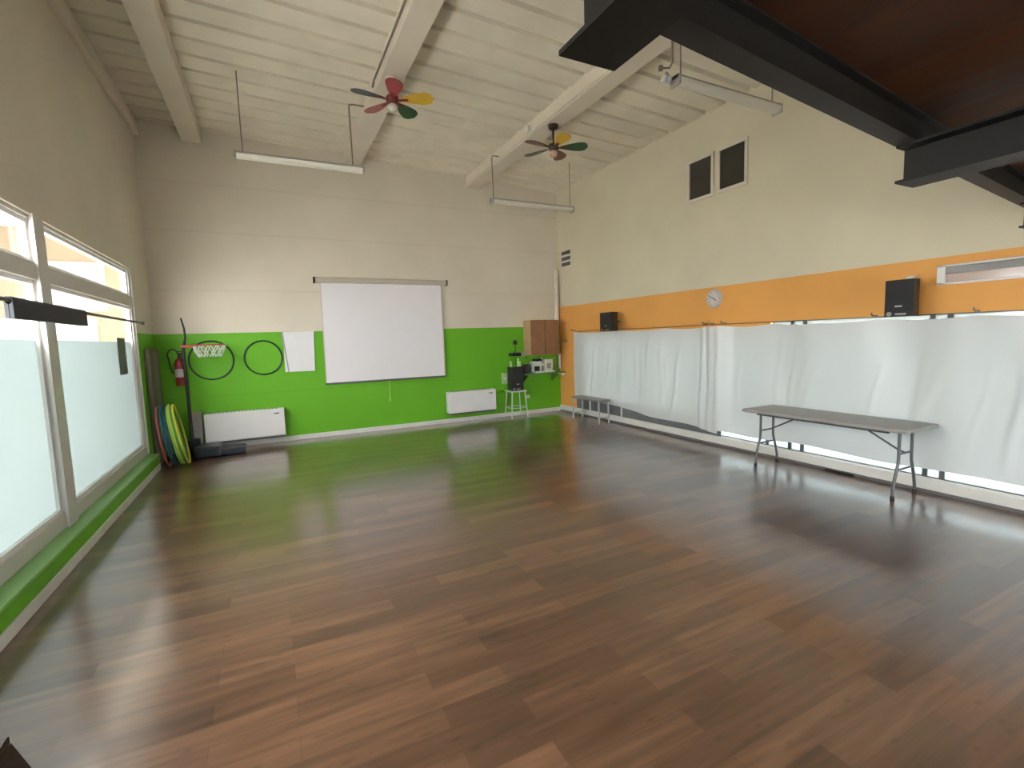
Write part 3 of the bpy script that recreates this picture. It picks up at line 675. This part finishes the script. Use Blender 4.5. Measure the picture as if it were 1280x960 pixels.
t = thing('wall_lamp', 'small black clamp lamp on the green wall left of the cabinet', 'lamp', (4.72, YB, 1.35))
obj('mount', MB().rbox(-0.13, 0.10, -0.16, 0, -0.045, 0.02, 0.012), M_black, t)
obj('stem', MB().tube([(0.0, -0.06, 0.02), (0.02, -0.06, 0.12), (0.0, -0.07, 0.2)], 0.008, 8), M_black, t, True)
obj('lamp_head', MB().lathe([(0, -0.055), (0.04, -0.04), (0.052, 0), (0.04, 0.045), (0, 0.06)], 18, Matrix.Translation((0, -0.08, 0.24))), M_black, t, True)
t = thing('small_box', 'small beige box on the wall tucked at the cabinet corner', 'box', (4.90, YB, 1.30))
obj('body', MB().rbox(-0.065, 0.065, -0.16, 0, 0, 0.10, 0.008), cm('beige_plastic', 0.36, 0.36, 0.20), t)
obj('cable', MB().tube([(0.06, -0.12, 0.0), (0.062, -0.12, -0.08)], 0.007, 6), M_black, t)
t = thing('wall_socket', 'pale double socket plate low on the green wall right of the stool', 'socket', (5.03, YB, 0.35))
obj('plate', MB().rbox(-0.055, 0.055, -0.012, 0, 0, 0.075, 0.004), cm('plate_white', 0.66, 0.74, 0.55), t)
obj('plug', MB().rbox(-0.03, 0.03, -0.05, -0.012, 0.015, 0.06, 0.008), cm('plate_white', 0.66, 0.74, 0.55), t)
t = thing('switch_box', 'pale vertical box on the green wall left of the loudspeaker', 'box', (4.47, YB, 0.72))
obj('cover', MB().rbox(-0.06, 0.06, -0.05, 0, 0, 0.23, 0.008), cm('pale_green_cover', 0.42, 0.60, 0.32), t)
obj('rocker', MB().rbox(-0.02, 0.02, -0.056, -0.05, 0.09, 0.14, 0.002), M_enamel, t)
o = obj('corner_pipe', MB().tube([(5.80, YB-0.055, 2.06), (5.80, YB-0.055, 3.10), (5.80, YB-0.02, 3.16)], 0.045, 14), M_beam, None, True)
tag(o, 'painted vertical pipe in the far right corner above the cabinet', 'pipe')
o = obj('corner_pipe', MB().tube([(5.86, YB-0.04, 0.97), (5.86, YB-0.04, 1.31)], 0.03, 12), M_base, None, True)
tag(o, 'pale pipe under the right end of the wooden cabinet', 'pipe')
t = thing('door_stop', 'small cream valve box on the corner under the shelf end', 'valve', (5.79, YB-0.30, 0.83))
obj('body', MB().rbox(-0.05, 0.055, 0.0, 0.30, 0.0, 0.055, 0.01), cm('cream_plastic', 0.75, 0.68, 0.35), t)
obj('tap', MB().lathe([(0, 0), (0.03, 0), (0.03, 0.02), (0, 0.03)], 12, Matrix.Translation((0.03, 0.04, 0.056))), M_black, t)
t['label'] = 'small cream valve box with a dark tap under the shelf end in the corner'
bpy.data.objects['door_stop'].name = 'valve_box'

# ================================================================== RIGHT WALL
t = thing('vent_grille', 'pale wall vent with three dark slots high in the far right corner', 'vent', (XR, 8.96, 3.20))
obj('plate', MB().rbox(-0.012, 0, -0.22, 0.22, -0.03, 0.37, 0.004), M_beam, t)
for k in range(3):
    obj('slot', MB().rbox(-0.018, -0.012, -0.17, 0.17, 0.02+k*0.12, 0.095+k*0.12, 0.002), M_dkgrey, t)
t = thing('wall_clock', 'round white wall clock on the orange band', 'clock', (XR, 5.03, 2.18))
R90 = Matrix.Rotation(-PI/2, 4, 'Y')
obj('case', MB().lathe([(0, 0), (0.135, 0), (0.14, 0.02), (0.13, 0.04), (0.122, 0.030), (0, 0.029)], 36, R90), cm('clock_rim', 0.55, 0.50, 0.46, 0.25), t, True)
obj('dial', MB().lathe([(0, 0.0295), (0.121, 0.0305), (0.121, 0.034), (0, 0.034)], 36, R90), cm('clock_dial', 0.66, 0.60, 0.58), t)
for k in range(12):
    obj('hour_mark', MB().box(-0.0355, -0.034, -0.005, 0.005, 0.088, 0.110, Matrix.Rotation(k*PI/6, 4, 'X')), M_dkgrey, t)
obj('hour_hand', MB().box(-0.038, -0.036, -0.006, 0.006, -0.015, 0.06, Matrix.Rotation(2.2, 4, 'X')), M_dkgrey, t)
obj('minute_hand', MB().box(-0.041, -0.039, -0.005, 0.005, -0.02, 0.095, Matrix.Rotation(-1.1, 4, 'X')), M_dkgrey, t)
def wall_speaker(label, y0, y1, z0, h):
    w = y1-y0
    return loudspeaker(label, (XR-0.25, (y0+y1)/2, z0), -PI/2, w, h, 0.15, True)
wall_speaker('black loudspeaker on the orange wall between the clock and the far corner', 7.0, 7.37, 1.765, 0.345)
wall_speaker('black loudspeaker on the orange wall next to the white slot window', 2.43, 2.68, 1.79, 0.36)
t = thing('adapter', 'small white adapter resting on top of the loudspeaker by the slot window', 'adapter', (XR-0.25, 2.50, 2.151))
obj('body', MB().rbox(-0.03, 0.03, -0.025, 0.025, 0, 0.028, 0.006), M_enamel, t)
obj('cable', MB().tube([(0.03, 0, 0.012), (0.08, 0.0, 0.03), (0.16, 0.0, 0.05)], 0.004, 6), M_enamel, t)

# plastic sheets
def sheet(name, label, y0, y1, hooks, bottom, seed, gather, front=0.0):
    rnd = random.Random(seed); NY, NZ = 220, 48
    ph = [rnd.uniform(0, 6.28) for _ in range(12)]
    hk = sorted(hooks)
    creases = [(rnd.uniform(y0, y1), rnd.uniform(-0.05, 0.30), rnd.uniform(0.02, 0.06), rnd.uniform(0.006, 0.020)*rnd.choice((1, 1, -0.5)), rnd.uniform(0, 0.3), rnd.uniform(0.6, 1.05)) for _ in range(int(5*(y1-y0)))]
    bm = bmesh.new(); rows = []
    def topz(y):
        d = min(abs(y-h) for h in hk); span = 0.45
        return 1.752+0.022*max(0, 1-d/span)**2
    for j in range(NZ+1):
        v = j/NZ; row = []
        for i in range(NY+1):
            u = i/NY; y = y0+(y1-y0)*u
            zt = topz(y); zb = bottom(y); z = zt+(zb-zt)*v
            fold = 0.012*math.sin(y*5.1+ph[0]+0.5*v)+0.008*math.sin(y*9.7+ph[1]+1.2*math.sin(3*v+ph[2]))+0.006*math.sin(y*3.1+z*2.2+ph[3])
            fold += 0.010*math.sin((y*2.6+z*1.9)+ph[4])*math.sin(y*1.3-z*2.8+ph[5])
            for (cy, sl, cw, ca, v0, v1) in creases:
                if v0 < v < v1:
                    d = (y-cy-sl*(v-0.5)-0.03*math.sin(v*7+cy))/cw
                    if abs(d) < 3: fold += ca*math.exp(-d*d)*math.sin(PI*(v-v0)/(v1-v0))
            for (gy, gw, ga) in gather:
                g = math.exp(-((y-gy)/gw)**2); fold += ga*g*(0.65+0.35*math.sin(v*PI))*(0.55+0.45*math.sin((y-gy)*34+0.8*math.sin(v*5)))
            sm = min(1.0, max(0.0, (y-4.66)/0.22)); lap = front*sm*sm*(3-2*sm)      # the near sheet laps over the far one
            x = XR-0.028-lap-fold-(0.012+0.03*v*(1-v))
            row.append(bm.verts.new((x, y, z)))
        rows.append(row)
    for j in range(NZ):
        for i in range(NY): bm.faces.new((rows[j][i], rows[j][i+1], rows[j+1][i+1], rows[j+1][i]))
    o = obj(name, bm, M_sheet)
    for p in o.data.polygons: p.use_smooth = True
    tag(o, label, 'plastic sheet', 'plastic sheets over the windows')
    return o
def bot_a(y):   # far sheet, ends higher towards the corner
    return 0.195+0.055*(y-5.0)+0.018*math.sin(y*3.7)
def bot_b(y): return 0.245+0.012*math.sin(y*4.0)
sheet('plastic_sheet', 'white plastic sheet on the far half of the orange wall behind the bench', 4.93, 8.66, (5.1, 6.0, 7.2, 8.6), bot_a, 3, ((5.17, 0.12, 0.05),))
sheet('plastic_sheet', 'white plastic sheet on the near half of the orange wall behind the folding table', 0.2, 5.06, (0.6, 1.3, 2.05, 2.85, 4.1, 4.85), bot_b, 5, ((4.97, 0.12, 0.03),), 0.10)
hooks = ((8.66, 'hook at the far end of the sheeting'), (5.16, 'left one of the cluster of hooks where the two sheets meet'), (5.04, 'middle one of the cluster of hooks where the two sheets meet'),
         (4.83, 'right one of the cluster of hooks where the two sheets meet'), (2.90, 'hook left of the loudspeaker by the slot window'), (2.06, 'hook right of the loudspeaker by the slot window'))
for (yy, lab) in hooks:
    t = thing('wall_hook', 'small dark '+lab, 'hook', (XR, yy, 1.815), 0, 'hooks along the top of the sheeting')
    obj('screw', MB().tube([(0, 0, 0), (-0.09, 0, 0)], 0.007, 8), M_cable, t, True)
    obj('crook', MB().tube([(-0.09, 0, 0), (-0.115, 0, 0.012), (-0.12, 0, 0.03)], 0.008, 8), M_cable, t, True)
t = thing('wall_hook', 'larger dark hook on the orange wall close to the wooden cabinet', 'hook', (XR, 9.0, 1.595), 0, 'hooks along the top of the sheeting')
obj('screw', MB().tube([(0, 0, 0), (-0.08, 0, 0)], 0.016, 8), M_cable, t, True)
obj('crook', MB().tube([(-0.08, 0, 0), (-0.11, 0, -0.03), (-0.12, 0, 0.02)], 0.014, 8), M_cable, t, True)
o = obj('cable', MB().tube([(XR-0.012, 8.60, 1.785), (XR-0.012, 7.6, 1.80), (XR-0.012, 6.4, 1.79), (XR-0.012, 5.2, 1.80), (XR-0.012, 4.1, 1.80)], 0.008, 6), cm('brown_cord', 0.20, 0.10, 0.05), None, True)
tag(o, 'thin brown cord running along the wall above the sheeting', 'cord')

# bench
t = thing('bench', 'low grey bench against the sheeting in the far corner', 'bench', (5.63, 7.79, 0))
bg_ = cm('bench_steel', 0.42, 0.43, 0.45, 0.35)
obj('seat', MB().rbox(-0.14, 0.14, -0.47, 0.47, 0.425, 0.465, 0.012), cm('bench_seat', 0.27, 0.26, 0.26), t)
for sy in (-1, 1):
    for sx in (-1, 1):
        obj('leg', MB().tube([(sx*0.11, sy*0.42, 0.425), (sx*0.115, sy*0.44, 0.0)], 0.016, 8), bg_, t, True)
    obj('crossbar', MB().tube([(-0.11, sy*0.433, 0.12), (0.11, sy*0.433, 0.12)], 0.010, 8), bg_, t, True)

# folding table
t = thing('folding_table', 'long grey folding table with bent steel legs in front of the near sheet', 'table', (5.525, 3.16, 0))
obj('tabletop', MB().rbox(-0.30, 0.30, -0.88, 0.88, 0.690, 0.728, 0.016, 3), M_tabletop, t)
obj('rail', MB().box(-0.25, -0.22, -0.70, 0.70, 0.665, 0.690), M_dkgrey, t); obj('rail', MB().box(0.22, 0.25, -0.70, 0.70, 0.665, 0.690), M_dkgrey, t)
M_leg = cm('leg_steel', 0.10, 0.11, 0.12, 0.35)
for sy in (-1, 1):
    y = sy*0.74
    for sx in (-1, 1):
        o = obj('leg', MB().tube([(sx*0.12, y, 0.690), (sx*0.12, y, 0.42), (sx*0.125, y, 0.36), (sx*0.175, y, 0.22), (sx*0.205, y, 0.10), (sx*0.205, y, 0.0)], 0.014, 10), M_leg, t, True)
        obj('rubber_foot', MB().lathe([(0, 0), (0.019, 0), (0.018, 0.05), (0, 0.05)], 12, Matrix.Translation((sx*0.205, y, 0.0))), M_black, o, True)
    obj('crossbar', MB().tube([(-0.12, y, 0.45), (0.12, y, 0.45)], 0.010, 8), M_leg, t, True)
    obj('crossbar', MB().tube([(-0.16, y, 0.295), (0.16, y, 0.295)], 0.010, 8), M_leg, t, True)
    obj('brace', MB().tube([(0.0, y, 0.45), (0.0, y-sy*0.06, 0.47), (0.0, y-sy*0.45, 0.685)], 0.010, 8), M_leg, t, True)
# clips lying on the floor plinth
o = obj('cable_cover', MB().rbox(XR-0.075, XR-0.046, 3.05, 3.36, 0.004, 0.024, 0.006), M_black)
tag(o, 'short black cable cover on the floor along the plinth behind the table', 'cable cover')

# ================================================================== LEFT SIDE
t = thing('curtain_rod', 'dark rod fixed across the left windows in front of the glass', 'rod', (-1.485, 3.2, 2.045))
obj('rod', MB().tube([(0, -1.6, 0.0), (0, 4.7, 0.0)], 0.014, 10), cm('rod_bronze', 0.05, 0.04, 0.034), t, True)
obj('finial', MB().lathe([(0.014, 0), (0.028, 0.01), (0.03, 0.03), (0.0, 0.11)], 14, Matrix.Translation((0, 4.70, 0)) @ Matrix.Rotation(-PI/2, 4, 'X')), cm('rod_bronze', 0.05, 0.04, 0.034), t, True)
for yy in (2.03, -0.9, ): obj('bracket', MB().rbox(-0.12, 0.01, yy-0.012, yy+0.012, -0.012, 0.012, 0.004), M_dkgrey, t)
cl = MB()
M = Matrix(((1, 0, 0, 0), (0, 0, 1, 0), (0, 1, 0, 0), (0, 0, 0, 1)))
cl.prism([(-0.0155, 0.0), (-0.0155, -0.018), (-0.002, -0.03), (-0.002, -0.118), (-0.022, -0.118), (-0.022, 0.006), (-0.012, 0.022), (0.012, 0.022), (0.022, 0.006), (0.022, -0.118), (0.002, -0.118), (0.002, -0.03), (0.0155, -0.018), (0.0155, 0.0), (0.008, 0.0155), (-0.008, 0.0155)], 4.26, 5.68,
         Matrix.Translation((-1.485, 0, 2.045)) @ M)
o = obj('folded_cloth', cl, cm('slate_cloth', 0.050, 0.056, 0.066, 0.8))
tag(o, 'dark slate cloth folded over the rod in front of the left windows', 'cloth')
o = obj('notice', MB().rbox(XL-0.060, XL-0.056, 7.45, 7.80, 1.39, 1.85, 0.001), cm('notice_grey', 0.16, 0.16, 0.16, 0.5))
tag(o, 'dark grey rectangular notice stuck on the window glass near the corner', 'notice')
# dark tapered wooden stand at the camera's feet
t = thing('wooden_stand', 'dark brown wooden stand, only its top corner in the bottom left of the photo', 'stand', (-1.02, 1.77, 0))
mb = MB()
def frustum(mb, a, b, z0, z1):
    v = [mb.bm.verts.new((s*q, r*q, z)) for (q, z) in ((a, z0), (b, z1)) for (s, r) in ((-1, -1), (1, -1), (1, 1), (-1, 1))]
    for f in ((3, 2, 1, 0), (4, 5, 6, 7), (0, 1, 5, 4), (1, 2, 6, 5), (2, 3, 7, 6), (3, 0, 4, 7)): mb.bm.faces.new([v[i] for i in f])
frustum(mb, 0.30, 0.205, 0.06, 0.48); obj('body', mb, M_dkwood, t)
obj('top', MB().rbox(-0.205, 0.205, -0.205, 0.205, 0.48, 0.505, 0.004), M_dkwood, t)
mb = MB(); frustum(mb, 0.32, 0.315, 0.0, 0.06); obj('plinth', mb, M_dkwood, t)
